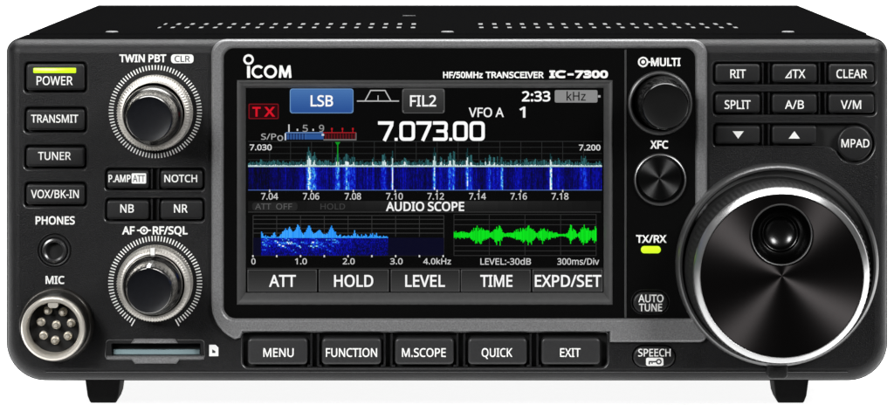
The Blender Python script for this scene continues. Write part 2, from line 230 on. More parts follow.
# ---------------------------------------------------------------- mesh builder
class MB:
    def __init__(self, plane='front', ztop=0.0):
        self.v = []; self.f = []; self.fm = []; self.fc = []; self.plane = plane; self.ztop = ztop
        self.m = 0; self.c = (0, 0, 0)
    def P(self, x, y, h):
        if self.plane == 'front': return W(x, y, h)
        if self.plane == 'top':   # x in grid units, y = depth behind the panel in mm, h above the cover in mm
            return Vector(((x - X0) * S, y * 1e-3, self.ztop + h * 1e-3))
    def add(self, pts):
        i = len(self.v); self.v += [self.P(*p) for p in pts]; return i
    def face(self, idx):
        self.f.append(tuple(idx)); self.fm.append(self.m); self.fc.append(self.c)
    def loft(self, loops, cap0=False, cap1=False):
        base = []
        n = len(loops[0][0])
        for pts, h in loops: base.append(self.add([(x, y, h) for x, y in pts]))
        for a, b in zip(base, base[1:]):
            for i in range(n):
                j = (i + 1) % n
                self.face((a + i, a + j, b + j, b + i))
        if cap0: self.face([base[0] + i for i in range(n)][::-1])
        if cap1: self.face([base[-1] + i for i in range(n)])
        return self
    def fill(self, outer, holes=(), h=0.0):
        pts = []; edges = []
        for lp in [outer] + list(holes):
            n0 = len(pts); n = len(lp)
            pts += [Vector((x, y)) for x, y in lp]
            edges += [(n0 + k, n0 + (k + 1) % n) for k in range(n)]
        vs, _, tris, _, _, _ = delaunay_2d_cdt(pts, edges, [], 0, 1e-5)
        i = self.add([(q.x, q.y, h) for q in vs])
        segs = [(pts[a].x, pts[a].y, pts[b].x, pts[b].y) for a, b in edges]
        for t in tris:
            cx = sum(vs[k].x for k in t) / 3; cy = sum(vs[k].y for k in t) / 3
            ins = False
            for ax, ay, bx, by in segs:
                if (ay > cy) != (by > cy) and cx < ax + (cy - ay) / (by - ay) * (bx - ax): ins = not ins
            if ins: self.face([i + k for k in t])
        return self
    def rect(self, x0, y0, x1, y1, h=0.0):
        i = self.add([(x0, y0, h), (x1, y0, h), (x1, y1, h), (x0, y1, h)]); self.face((i, i + 1, i + 2, i + 3)); return self
    def ribbon(self, pts, w, h=0.0):
        """open stroke as quads"""
        o = ribbon(pts, w); n = len(pts)
        i = self.add([(x, y, h) for x, y in o])
        for k in range(n - 1): self.face((i + k, i + k + 1, i + 2 * n - 2 - k, i + 2 * n - 1 - k))
        return self
    def box(self, x0, y0, x1, y1, h0, h1, b=.4):
        o = rrect(x0, y0, x1, y1, b, 1)
        return self.loft([(o, h0), (o, h1 - .1), (offset(o, .35), h1)], cap1=True)
    def text(self, s, x0, x1, yt, yb, h=.03, bold=.12):
        pen = 0; items = []
        for ch in s:
            if ch == ' ': pen += 190; continue
            if ch == '\u25ff':                                   # the outlined slanted triangle before TX
                items.append([[(pen + 20, 0), (pen + 470, 0), (pen + 470, 573)], [(pen + 190, 75), (pen + 395, 75), (pen + 395, 330)]])
                pen += 540; continue
            adv, lps = GLYPHS[ch]
            items.append([[(px + pen, py) for px, py in lp] for lp in lps]); pen += adv
        xs = [p[0] for it in items for lp in it for p in lp]
        mn, mx = min(xs), max(xs)
        kx = (x1 - x0 - 2 * bold) / (mx - mn); ky = (yb - yt - 2 * bold) / CAP
        for it in items:
            lps = [[(x0 + bold + (px - mn) * kx, yb - bold - py * ky) for px, py in lp] for lp in it]
            ars = [area(lp) for lp in lps]
            sg = 1 if max(ars, key=abs) > 0 else -1
            lps = [offset(lp, -bold if a * sg > 0 else bold) for lp, a in zip(lps, ars)]
            self.fill(lps[0], lps[1:], h)
        return self
    def build(self, name, mats, parent=None, label=None, smooth=True, angle=38, colours=False):
        me = bpy.data.meshes.new(name)
        mn = Vector((min(p[k] for p in self.v) for k in range(3))); mxx = Vector((max(p[k] for p in self.v) for k in range(3)))
        c = (mn + mxx) / 2
        me.from_pydata([tuple(p - c) for p in self.v], [], self.f)
        for m in (mats if isinstance(mats, (list, tuple)) else [mats]): me.materials.append(M[m] if isinstance(m, str) else m)
        for p, k in zip(me.polygons, self.fm): p.material_index = k
        if colours:
            at = me.color_attributes.new('pixel_colour', 'FLOAT_COLOR', 'CORNER')
            for p, cc in zip(me.polygons, self.fc):
                for li in p.loop_indices: at.data[li].color = (*cc, 1)
        me.validate()
        if smooth:
            for p in me.polygons: p.use_smooth = True
            me.set_sharp_from_angle(angle=math.radians(angle))
        me.update()
        o = bpy.data.objects.new(name, me); col.objects.link(o)
        o['_c'] = tuple(c)
        if parent is not None:
            o.parent = parent
            o.location = c - Vector(parent['_c'])
        else: o.location = c
        if label: o['label'] = label
        return o

# ================================================================ the transceiver
BASE = Vector((0, .115, 0))
radio = bpy.data.objects.new('radio_transceiver', None); col.objects.link(radio)
radio.location = BASE; radio['_c'] = tuple(BASE); radio.empty_display_size = .05
radio['label'] = 'black desktop radio transceiver with lit colour screen and big tuning dial'
radio['category'] = 'radio'

# ---- front panel: one plate with its rounded rim, key pockets and printed words
pn = MB()
OUT = rrect(5, 38.5, 889, 382.3, (15, 15, 39, 39), 10)
PROF = [(1.2, -4.2), (1.2, -2.9), (1.9, -2.35), (3.0, -1.85), (4.4, -1.36), (6.0, -.92), (7.8, -.55), (9.8, -.27), (12, -.09), (14.4, 0)]
loops = [(offset(OUT, d), hh) for d, hh in PROF]
pn.loft(loops)
FACE = loops[-1][0]
holes = []
def pocket(o, depth=2.2, rim=2.0, mb=pn, hs=holes, h0=0.0, rm=4):
    hs.append(offset(o, -rim))
    mb.m = rm
    mb.loft([(offset(o, -rim), h0), (offset(o, -rim * .72), h0 + .12), (offset(o, -rim * .5), h0 + .06), (o, h0 - .3), ])
    mb.m = 1
    mb.loft([(o, h0 - .3), (offset(o, .1), h0 - depth)]); mb.fill(offset(o, .1), h=h0 - depth)
    mb.m = 0
LEFTK = [(26.6, 64, 85, 90), (26.6, 109, 85, 130), (26.6, 147, 85, 166.3), (26.6, 184, 85, 204)]
for x0, y0, x1, y1 in LEFTK: pocket(rrect(x0 - 2, y0 - 2, x1 + 1.6, y1 + 2.6, 4))
for y0, y1 in ((170, 188), (200, 219)):
    pocket(rrect(105.4, y0 - 1.8, 204.4, y1 + 2.2, 4))
    for a, b in ((150.6, 152.6), (157.2, 159.2)): pn.box(a, y0 - 1, b, y1 + 1, -2.2, -.35)
ROWS = [(64, 82.2), (93.7, 112.6)]
RC = [(715, 760), (771.8, 816.8), (828.2, 873.8)]
for y0, y1 in ROWS:
    pocket(rrect(713.2, y0 - 1.8, 875.6, y1 + 2.4, 4.5))
    for a, b in ((761.8, 763.8), (768.2, 770.0), (818.6, 820.4), (824.8, 826.6)): pn.box(a, y0 - 1, b, y1 + 1.2, -2.2, -.35)
# third row runs into the round key with a swooping edge
sw = [(717.2, 123.4)] + arc(854.5, 143.2, 19.8, -84, 158, 22) + \
     [(833.6, 148.6), (830.6, 147.0), (827, 146.3), (822, 146)] + [(717, 146)] + arc(717.2, 142, 4, 90, 180, 4) + arc(717.2, 127.4, 4, 180, 262, 4)
pocket(sw)
for a, b in ((761.8, 763.8), (768.2, 770.0)): pn.box(a, 124.5, b, 145, -2.2, -.35)
# tray of the five keys under the display
pocket(rrect(243, 333, 607, 367.4, (2.5, 2.5, 6, 6)), depth=2.4)
MK = [(248, 307.5), (321.9, 381.2), (395, 453.7), (468, 526.8), (541.3, 600)]
for (a0, a1), (b0, b1) in zip(MK, MK[1:]):
    mid = (a1 + b0) / 2
    for q in (-4.6, 2.4): pn.box(mid + q, 333.5, mid + q + 2.2, 366.6, -2.4, -.25)
    for q in (-7.4, 3.6): pn.box(mid + q, 364.8, mid + q + 3.4, 367.2, -2.4, -.1)
# speech key
pocket(rrect(632.2, 345.2, 675.6, 367.8, 11.2, 10), rim=1.2)
# phones bore and card slot
pocket(circle(54.5, 250.5, 16.6, 40), depth=1.0, rim=1.4)
CARD = rrect(107, 341.2, 203, 358, 2.5, 4)
pocket(CARD, depth=5)
# opening behind the display panel
BIG = rrect(230, 54, 689, 312, 8)
holes.append(BIG)
pn.fill(FACE, holes, 0)
pn.m = 1; pn.loft([(BIG, 0), (BIG, -3)]); pn.fill(BIG, h=-3); pn.m = 0
# moulded seam along the lower edge
pn.m = 4; pn.loft([(ribbon([(46, 371.8), (848, 371.8)], 1.1), 0), (ribbon([(46, 371.8), (848, 371.8)], .5), .12)], cap1=True); pn.m = 0
# printed words on the panel
pn.m = 2
T = pn.text
T('TWIN PBT', 119.3, 166.2, 54.3, 62.2, bold=.35)
T('PHONES', 35.6, 74.8, 216.3, 224.5, bold=.3)
T('MIC', 45.6, 64.4, 276, 284, bold=.3)
T('AF', 122.2, 134.7, 226.3, 234.5, bold=.35)
T('RF/SQL', 152.7, 187.7, 226.3, 234.5, bold=.35)
pn.fill(circle(144, 230.4, 4.1, 24), [circle(144, 230.4, 2.6, 24)], .03); pn.fill(circle(144, 230.4, 1.3, 16), h=.03)
pn.rect(137, 229.7, 140, 231.1, .03); pn.rect(148, 229.7, 151, 231.1, .03)
pn.fill(rrect(171, 54.3, 193.6, 63.2, 3.2), h=.03)
pn.fill([(209.2, 344.8), (215.5, 344.8), (218.4, 347.6), (218.4, 356.2), (209.2, 356.2)], h=.03)
pn.m = 3
T('CLR', 174.6, 190, 55.7, 61.9, h=.06, bold=.12)
pn.fill([(212.2, 349.2), (215.4, 351.2), (215.4, 353), (212.2, 353)], h=.06)
# dial scales round the two left controls
pn.m = 2
def ticks(cx, cy, r0, r1, a0, a1, n, w=1.15, ends=False):
    for k in range(n):
        a = math.radians(a0 + (a1 - a0) * k / (n - 1)); rr = r1 + (2.2 if ends and k in (0, n - 1) else 0)
        ca, sa = math.sin(a), -math.cos(a)
        pn.ribbon([(cx + r0 * ca, cy + r0 * sa), (cx + rr * ca, cy + rr * sa)], w, .03)
ticks(155.3, 111.6, 41.8, 46.6, 0, 356, 90)
ticks(155.2, 282.9, 41.8, 47, -151, 151, 77, ends=True)
pn.build('front_panel', ['panel', 'pocket', 'white', 'ink', 'rim'], radio)

fl = MB()
fl.loft([(OUT, -25), (OUT, -3.6), (offset(OUT, .5), -3.3), (offset(OUT, 2.2), -3.3)], cap0=True)
fl.build('panel_flange', 'cover', radio)
# ---- cabinet body and perforated top cover
cb = MB()
body = rrect(21, 38.6, 875, 381, 2, 2)
cb.loft([(body, -24), (body, -228)], cap0=True, cap1=True)
cb.build('cabinet', 'cover', radio)
ZC = W(0, 37.2).z
tc_ = MB('top', ZC)
slots = []
def slot_row(x0, n, pitch, d0, d1, w=4.8):
    for k in range(n):
        x = x0 + k * pitch
        slots.append(rrect(x, d0, x + w, d1, .6, 2))
for rx, n in ((138.5, 19), (481, 19)):
    slot_row(rx, n, 15.0, 57, 67); slot_row(rx, n, 15.0, 79, 91)
slots.append(rrect(396, 143, 411, 148, .6, 2))
plate = rrect(19, 24, 877, 228, .5, 2)
tc_.loft([(plate, -1.2), (plate, -.3), (offset(plate, .3), 0)])
tc_.fill(offset(plate, .3), slots, 0)
for s in slots: tc_.loft([(s, 0), (s, -.5)])
for xx in (19, 877):
    tc_.loft([([(xx - .01, 24), (xx + .01, 24), (xx + .01, 228), (xx - .01, 228)], -1.2), ([(xx - .01, 24), (xx + .01, 24), (xx + .01, 228), (xx - .01, 228)], -60)])
cover = tc_.build('top_cover', 'cover', radio)
vb = MB('top', ZC)
vb.rect(140, 50, 770, 152, -.12)
vb.build('vent_mesh', 'vent', cover)
for xs in (112, 447.5, 788):
    s = MB('top', ZC)
    xx = X0 + (xs - X0) * 1.03
    def ell(r): return [(xx + r * math.cos(2 * math.pi * i / 20), 30 + r * S * 1e3 * math.sin(2 * math.pi * i / 20)) for i in range(20)]
    s.loft([(ell(6.5), -.2), (ell(6.5), .12), (ell(5.2), .3)], cap1=True)
    s.build('screw', 'trim', cover)

# ---- feet
for fx, back in ((95, 22), (799, 22), (110, 205), (784, 205)):
    f = MB()
    f.plane = 'ground'
    f.P = lambda x, y, h: Vector(((x - X0) * S, y * 1e-3, h * 1e-3))
    def o(w, d): return rrect(fx - w, back + 9 - d, fx + w, back + 9 + d, (1.2, 1.2, 1.2, 1.2), 3)
    zb = W(0, 381).z * 1e3
    f.loft([(o(18.5, 9), zb + .3), (o(18, 8.8), zb - 3), (o(16, 8.2), 2), (o(14, 7.6), .4), (o(13, 7.2), 0)], cap0=True, cap1=True)
    f.build('foot', 'foot', radio)

# ---- grey trim frame, glossy display panel, divider
INN = rrect(224, 48.5, 695, 318, (10, 10, 6, 12), 8)
outer = rrect(211.5, 39.2, 707, 342, (15, 15, 8, 38), 8)
cut = []
for i, p in enumerate(outer): cut.append(p)
# the lower edge steps up over the key tray
br = outer[18:27]; bl = outer[27:36]
bl2 = [q for q in bl if q[1] < 330.5]
outer = outer[:18] + br + [(609.5, 342), (609.5, 331.2), (243, 331.2)]
outer += [(240.6, 337.6)] + [q for q in bl if q[0] < 239.5]
tr = MB()
tr.loft([(outer, -.6), (outer, .7), (offset(outer, .5), 1.1), (offset(outer, 1.4), 1.45), (offset(outer, 2.6), 1.6)])
tr.fill(offset(outer, 2.6), [offset(INN, -3.2)], 1.6)
tr.loft([(offset(INN, -3.2), 1.6), (offset(INN, -2), 1.45), (offset(INN, -.8), 1.1), (INN, .5), (INN, .1)])
tr.build('trim_frame', 'trim', radio)

gl = MB()
go = rrect(222.5, 47, 696.5, 319.5, (10, 10, 6, 12), 8)
DW = rrect(237, 80, 612.5, 304.3, 1.5, 2)
ghole = [DW]
def gpocket(o): pocket(o, 1.6, 1.2, gl, ghole, .6, 3)
gpocket(rrect(632, 290.6, 668.4, 313, 11, 10))
gl.fill(go, ghole, .6)
gl.m = 2
gl.text('HF/50MHz', 443, 482.8, 71.5, 78, .63, .32); gl.text('TRANSCEIVER', 485.6, 543.6, 71.5, 78, .63, .32)
gl.text('IC', 549.3, 565.6, 70.2, 78, .63, .75); gl.rect(567.4, 73.2, 573.6, 75.3, .63); gl.text('7300', 575, 608, 70.2, 78, .63, .75)
gl.text('MULTI', 650.8, 680.4, 57.6, 66, .63, .4); gl.text('XFC', 650.3, 668, 140.4, 148.5, .63, .35)
gl.text('TX/RX', 636, 666.2, 234.8, 242.6, .63, .3)
gl.fill(circle(643, 61.8, 5.2, 28), [circle(643, 61.8, 3.5, 28)], .63); gl.fill(circle(643, 61.8, 1.9, 16), h=.63); gl.rect(648, 61, 650.2, 62.6, .63)
display = gl.build('display_panel', ['gloss', 'pocket', 'white', 'rim'], radio)
# maker's mark: ringed i and round letters
lg = MB()
lg.fill(circle(248.7, 59.4, 5.3, 32), [circle(248.7, 59.4, 3.1, 32)], .64)
lg.rect(247.2, 65.9, 250.2, 77.6, .64)
lg.ribbon(arc(258.2, 71.5, 5.35, -42, -318, 26), 2.4, .64)
lg.fill(circle(270.6, 71.5, 6.6, 36), [circle(270.6, 71.5, 4.1, 36)], .64)
lg.ribbon([(280, 77.7), (281, 66.2)], 2.5, .64); lg.ribbon([(290.4, 77.7), (289.4, 66.2)], 2.5, .64)
lg.fill([(279.6, 65.2), (282.4, 65.2), (285.2, 72.4), (288, 65.2), (290.8, 65.2), (286.4, 77.4), (284, 77.4)], h=.65)
lg.build('maker_logo', 'white', display, smooth=False)
dv = MB()
dv.box(624.3, 49.4, 626.4, 317.4, .4, 1.05)
dv.build('divider_strip', 'line', display)

# ---- display bezel and screen
bz = MB()
b0 = [(237, 80), (612.5, 80), (612.5, 304.3), (237, 304.3)]
b9 = [(245.6, 88), (603.8, 88), (603.8, 293), (245.6, 293)]
def bl_(t): return [(p[0] + (q[0] - p[0]) * t, p[1] + (q[1] - p[1]) * t) for p, q in zip(b0, b9)]
bz.loft([(b0, .3), (b0, .85), (bl_(.07), 1.05), (bl_(.16), 1.08), (bl_(.3), .98), (bl_(.5), .66), (bl_(.72), .2), (bl_(.9), -.3), (b9, -.55), (b9, -.9)])
bezel = bz.build('display_bezel', 'bezel', radio, angle=20)

rnd = random.Random(7300)
scn = MB()
L0, L1, L2, L3, L4 = -.70, -.68, -.66, -.64, -.62
def C(*c): scn.c = lin(c)
C(0, 0, 0); scn.rect(245, 87.5, 604.5, 293.6, L0)
def mix(a, b, t): return tuple(a[i] + (b[i] - a[i]) * t for i in range(3))
def grad(o_x0, y0, x1, y1, ca, cb, h, n=8, r=2.0):
    """rounded soft key with a vertical shade"""
    for k in range(n):
        ya = y0 + (y1 - y0) * k / n; yb = y0 + (y1 - y0) * (k + 1) / n
        ins = 0
        if k == 0 or k == n - 1: ins = r * .55
        C(*mix(ca, cb, k / (n - 1)))
        scn.rect(o_x0 + ins, ya, x1 - ins, yb, h)
# mode row
C(120, 160, 205); scn.fill(rrect(289.8, 88.8, 353.3, 113.4, 2.6), h=L1 - .01)
C(64, 108, 168); scn.fill(rrect(290.4, 89.4, 352.8, 112.9, 2.2), h=L1)
grad(290.8, 90.2, 352.4, 112.6, (68, 112, 172), (40, 80, 148), L2, 10)
C(250, 250, 250); scn.text('LSB', 310.5, 333, 95.4, 106.6, L3, .3)
C(92, 92, 92); scn.fill(rrect(402.2, 88.8, 444.6, 113.4, 2.4), h=L1)
grad(402.8, 89.6, 444, 112.8, (62, 62, 62), (42, 42, 42), L2, 10)
C(245, 245, 245); scn.text('FIL2', 410, 436.2, 95.4, 106.6, L3, .25)
C(190, 190, 190)
scn.ribbon([(356.9, 101.2), (399, 101.2)], 1.1, L2); scn.ribbon([(365, 101), (370.6, 90.6), (385, 90.6), (390.8, 101)], 1.1, L3); scn.ribbon([(378, 95.5), (378, 101)], .9, L3)
# transmit flag
C(120, 10, 22)
scn.fill(rrect(248.4, 103.8, 278.6, 119.2, 1.2, 2), [rrect(249.4, 104.8, 277.6, 118.2, .8, 2)], L2)
C(38, 0, 4); scn.rect(249.4, 104.8, 277.6, 118.2, L1)
C(214, 14, 36); scn.text('T', 252.2, 260.6, 107, 116.8, L3, .45); scn.text('X', 264.4, 274.6, 107, 116.8, L3, .45)
# clock and unit tag
C(245, 245, 245); scn.text('2:33', 522, 550.4, 91.3, 101.6, L2, .35)
C(138, 138, 138); scn.fill(rrect(554.8, 90.2, 597.6, 102.7, 1.6), h=L1); C(170, 170, 170); scn.rect(598, 95.4, 600.6, 97.6, L1)
C(16, 16, 16); scn.text('kHz', 566.6, 585.8, 91.9, 100.8, L2, .1)
C(240, 240, 240); scn.text('VFO A', 468.8, 503.8, 107.8, 117.2, L2, .15); scn.text('1', 519.6, 525.4, 106.8, 117.8, L2, .4)
# big squared digits
C(252, 252, 252)
def digit(ch, x0, x1, y0=121.5, y1=141, w=3.3):
    q = w / 2
    if ch == '0': scn.fill(rrect(x0, y0, x1, y1, 4.2, 5), [rrect(x0 + w, y0 + w, x1 - w, y1 - w, 1.6, 5)], L3)
    if ch == '7': scn.ribbon([(x0, y0 + q), (x1 - 1.6, y0 + q), (x1 - 1.9, y0 + 4.2), (x0 + 6.2, y1)], w, L3)
    if ch == '3':
        scn.ribbon([(x0, y0 + q)] + arc(x1 - 3.4, y0 + q + 1.8, 1.9, -90, 0, 4) + [(x1 - q, y0 + 7.4), (x1 - 2.8, (y0 + y1) / 2)], w, L3)
        scn.ribbon([(x1 - 2.8, (y0 + y1) / 2), (x1 - q, y1 - 7.4)] + arc(x1 - 3.4, y1 - q - 1.8, 1.9, 0, 90, 4) + [(x0, y1 - q)], w, L3 + .005)
        scn.rect(x0 + 3.4, (y0 + y1) / 2 - 1.5, x1 - 2, (y0 + y1) / 2 + 1.5, L3 + .008)
for ch, a, b in (('7', 378, 393.4), ('0', 399.4, 415), ('7', 416.4, 431.4), ('3', 433, 447.6), ('0', 453, 467.8), ('0', 469.6, 484.8)): digit(ch, a, b)
for a in (394.6, 449.2): scn.rect(a, 138, a + 3, 141, L3)
# signal meter
C(170, 170, 170); scn.text('S/P', 261, 276, 133.8, 139.8, L2, .05); scn.text('o', 277.2, 283, 133.8, 141.0, L2, .05)
C(210, 210, 210); scn.rect(288.2, 124.6, 289.5, 132.2, L2); scn.rect(296.6, 129, 298, 131, L2); scn.rect(312.4, 129, 313.8, 131, L2)
C(150, 150, 150); scn.text('5', 302.6, 307.8, 125, 132, L2, .1); scn.text('9', 318.9, 324, 125, 132, L2, .1)
C(190, 20, 30)
for x in (331.8, 342.4, 352.8): scn.rect(x - .8, 128, x + .8, 130, L2); scn.rect(x - .4, 130, x + .4, 133, L2)
C(170, 30, 40); scn.rect(323, 132.4, 356, 133.3, L2); C(110, 150, 210); scn.rect(285.6, 132.4, 323, 133.3, L2)
C(110, 110, 110); scn.rect(323.4, 139.3, 356.4, 140.6, L2); scn.rect(355.6, 133, 356.4, 140.6, L2)
for k in range(26):
    x = 285.8 + k * 1.45
    C(*((50, 92, 156) if k % 2 else (24, 48, 98)) if k < 14 else (40, 82, 146)); scn.rect(x, 134, x + 1.45, 139.6, L2)
for k in range(22):
    x = 323.6 + k * 1.45
    C(*((96, 12, 20) if k % 2 else (34, 4, 8))); scn.rect(x, 134, x + 1.45, 139.2, L2)
C(200, 210, 225); scn.rect(284.6, 133.4, 286, 140.4, L3); scn.rect(321.6, 134, 324, 136, L3)

# ---- band scope: trace above, waterfall below
def cmap(t):
    st = [(0, (0, 0, 12)), (.25, (0, 0, 92)), (.45, (4, 10, 176)), (.62, (22, 74, 226)), (.78, (70, 176, 236)), (.9, (170, 232, 236)), (1, (244, 252, 250))]
    t = max(0, min(1, t))
    for (a, ca), (b, cb) in zip(st, st[1:]):
        if t <= b: return mix(ca, cb, (t - a) / (b - a))
    return st[-1][1]
PK = [(309, 2.2, .75, 12.5), (314, 2.0, .32, 7), (301, 2, .12, 5), (337.6, 2.2, .42, 6), (347, 4, .36, 6), (353, 2, .26, 6), (373, 1.4, .25, 5), (384, 2.6, .38, 8), (392.3, .9, .95, 11),
      (367, 1.0, .18, 4), (405, 3, .10, 5), (418, 3, .12, 3), (434.4, 1.6, .6, 11), (441, 2, .24, 5), (450, 2, .34, 7), (454, 1.3, .42, 8), (467.4, 1.4, .6, 10), (471, 1.4, .3, 5), (489, 2, .38, 6),
      (494, 1.5, .22, 5), (502, 1.5, .48, 6), (497.5, 1, .2, 4), (517, 4, .14, 2), (535, 1.4, .10, 2.4), (551, .9, .9, 10.5), (558, 5, .15, 3), (584, 3.4, .24, 1.6), (595, 4, .08, 1), (285, 2, .18, 3), (275, 4, .08, 2)]
xa, xb, N = 248.0, 602.0, 354
colv = []; hgt = []
sm = 0
for k in range(N):
    x = xa + (xb - xa) * (k + .5) / N
    sm = .8 * sm + .2 * rnd.uniform(-1, 1)
    b = .25 + .17 * sm + rnd.uniform(-.07, .07) - (.14 if x < 300 else 0) * (1 - max(0, x - 270) / 30 if x > 270 else 1)
    hh = 1.2 + abs(rnd.gauss(0, .9))
    for c, w, a, p in PK:
        g = math.exp(-((x - c) / w) ** 2); b += a * g * rnd.uniform(.85, 1.1); hh = max(hh, p * g * rnd.uniform(.6, 1.05))
    colv.append(b); hgt.append(hh)
# graticule
C(40, 42, 42)
scn.rect(248, 141.2, 602, 142, L1)
for y in (147.2, 153.4, 159.6): scn.rect(248, y, 602, y + .5, L1)
for k in range(17):
    x = 269.5 + k * 20.95
    if x < 602: scn.rect(x - .3, 142, x + .3, 165, L1)
NY = 18
smear = [rnd.uniform(-.05, .05) for _ in range(N)]
for j in range(NY):
    y0 = 167.4 + (190 - 167.4) * j / NY; y1 = 167.4 + (190 - 167.4) * (j + 1) / NY
    for k in range(N):
        smear[k] = .5 * smear[k] + rnd.uniform(-.11, .11)
        act = max(0, colv[k] - .35)
        C(*cmap(colv[k] + smear[k] * (.7 + 2.6 * act)))
        scn.rect(xa + k, y0, xa + k + 1, y1, L1)
sm = 0
for k in range(N):
    x = xa + k
    sm = .6 * sm + abs(rnd.gauss(0, 2.2)) * .4
    t_h = hgt[k] + sm + (2.5 if colv[k] > .42 else 0)
    C(*mix((14, 46, 50), (52, 112, 116), rnd.random())); scn.rect(x, 166.6 - t_h * 1.25, x + 1, 166.6, L2)
    C(*mix((176, 206, 206), (236, 244, 244), rnd.random())); scn.rect(x, 166.4 - hgt[k] * (.5 if hgt[k] < 4 else .9), x + 1, 166.6, L3)
C(150, 184, 194); scn.rect(248, 166.5, 602, 167.2, L3)
C(10, 150, 30); scn.rect(337.1, 142.4, 338.2, 165.8, L4); scn.fill([(335, 142.2), (340.2, 142.2), (337.6, 146)], h=L4)
C(80, 110, 190); scn.rect(248, 190, 602, 190.6, L1)
C(220, 220, 220); scn.text('7.030', 249.6, 271.6, 144.6, 150.4, L4, .14); scn.text('7.200', 579, 600.5, 144.8, 150.6, L4, .14)
for k, (s, a, b) in enumerate((('7.04', 261, 278), ('7.06', 302.8, 319.2), ('7.08', 344.6, 361), ('7.10', 386, 402.8), ('7.12', 427.4, 444), ('7.14', 469, 486), ('7.16', 510.5, 527), ('7.18', 551.6, 568.6))):
    C(205, 205, 205); scn.text(s, a, b, 193.2, 199.8, L2, .1)
    x = 269.5 + 41.9 * k; scn.rect(x - .6, 189.8, x + .6, 192.4, L3)
# audio scope heading
for k in range(24):
    a = 248 + 353 * k / 24; b = 248 + 353 * (k + 1) / 24
    t = max(0, 1 - abs(k - 13) / 11)
    for q in range(5):
        v = 14 + 30 * t * (1 - q / 7); C(v, v, v); scn.rect(a, 201.2 + q * 2.1, b, 201.2 + q * 2.1 + 2.1, L1)
C(34, 34, 34); scn.fill(rrect(252, 202.6, 297.4, 210.8, 3), h=L2)
C(88, 88, 88); scn.text('ATT', 255, 271, 203.8, 209.6, L3, .05); scn.text('OFF', 276, 292, 203.8, 209.6, L3, .05)
C(60, 60, 60); scn.text('HOLD', 320.4, 345, 203.8, 209.6, L3, .05)
C(242, 242, 242); scn.text('AUDIO SCOPE', 386, 464.2, 202, 211.3, L3, .3)
C(60, 60, 60); scn.rect(248, 212, 601, 212.6, L1)
# audio spectrum
C(52, 52, 52)
def frame(x0, y0, x1, y1, w=.7):
    scn.rect(x0, y0, x1, y0 + w, L1); scn.rect(x0, y1 - w, x1, y1, L1); scn.rect(x0, y0, x0 + w, y1, L1); scn.rect(x1 - w, y0, x1, y1, L1)
frame(252.6, 215.4, 444.2, 256.2)
for y in (219.2, 223.8, 228.4, 233): scn.rect(252.6, y, 444.2, y + .7, L1)
for k in range(1, 8): scn.rect(252.8 + k * 23.8 - .3, 215.4, 252.8 + k * 23.8 + .3, 237, L1)
C(2, 2, 30); scn.rect(253, 238, 444, 256, L2)
APK = [(273.6, 6.5), (285, 8.5), (289, 10), (297.4, 12.5), (308.4, 11.5), (318.6, 8), (331, 10.5), (354, 6.5), (261, 6), (365, 4), (376, 4.4), (370, 3.6)]
N2 = 127; env = []
for k in range(N2):
    x = 261 + k
    e = .8 + abs(rnd.gauss(0, 1.3))
    if 281 < x < 299: e += 4.2
    elif 299 <= x < 336: e += 2.4
    for c, p in APK: e = max(e, 1.15 * p * max(0, 1 - abs(x - c) / (6.5 if p > 7 else 2.6)) + rnd.uniform(-.8, .4))
    if x > 376: e *= .7
    env.append(e)
    C(*mix((30, 140, 246), (66, 170, 255), rnd.random())); scn.rect(x, 238.2 - e, x + 1, 238.2, L3)
rows = 14
lit = [[0.0] * N2 for _ in range(rows)]
for _ in range(46):                                  # short bright strokes of speech
    j0 = rnd.choice((0, 1, 2, 3, 3, 4, 5, 6, 7, 9)); k0 = int(rnd.choice((4, 16, 28, 38, 50, 60, 70)) + rnd.gauss(0, 2.5)); ln = rnd.randint(3, 8)
    for q in range(ln):
        k = k0 + q; jj = j0 + (q // 3 if rnd.random() < .8 else 0)
        if 0 <= k < N2 and jj < rows: lit[jj][k] += rnd.uniform(.12, .32)
for j in range(rows):
    y0 = 238.2 + 17.6 * j / rows; y1 = 238.2 + 17.6 * (j + 1) / rows
    for k in range(N2):
        x = 261 + k
        v = .42 + rnd.uniform(-.17, .1) - .10 * (j / rows) + lit[j][k] + (.08 if j in (3, 4) and k < 80 else 0)
        if k > 90: v -= .08
        C(*cmap(v)); scn.rect(x, y0, x + 1, y1, L3)
C(220, 220, 220)
for k in range(9): scn.rect(252.8 + k * 23.8 - .7, 255.4, 252.8 + k * 23.8 + .7, 257.4, L4)
C(205, 205, 205)
for s, a, b in (('0', 251.2, 255.4), ('1.0', 295, 306.8), ('2.0', 342.7, 354.6), ('3.0', 390.2, 402.6), ('4.0kHz', 423.2, 451)): scn.text(s, a, b, 258.6, 264.6, L2, .1)
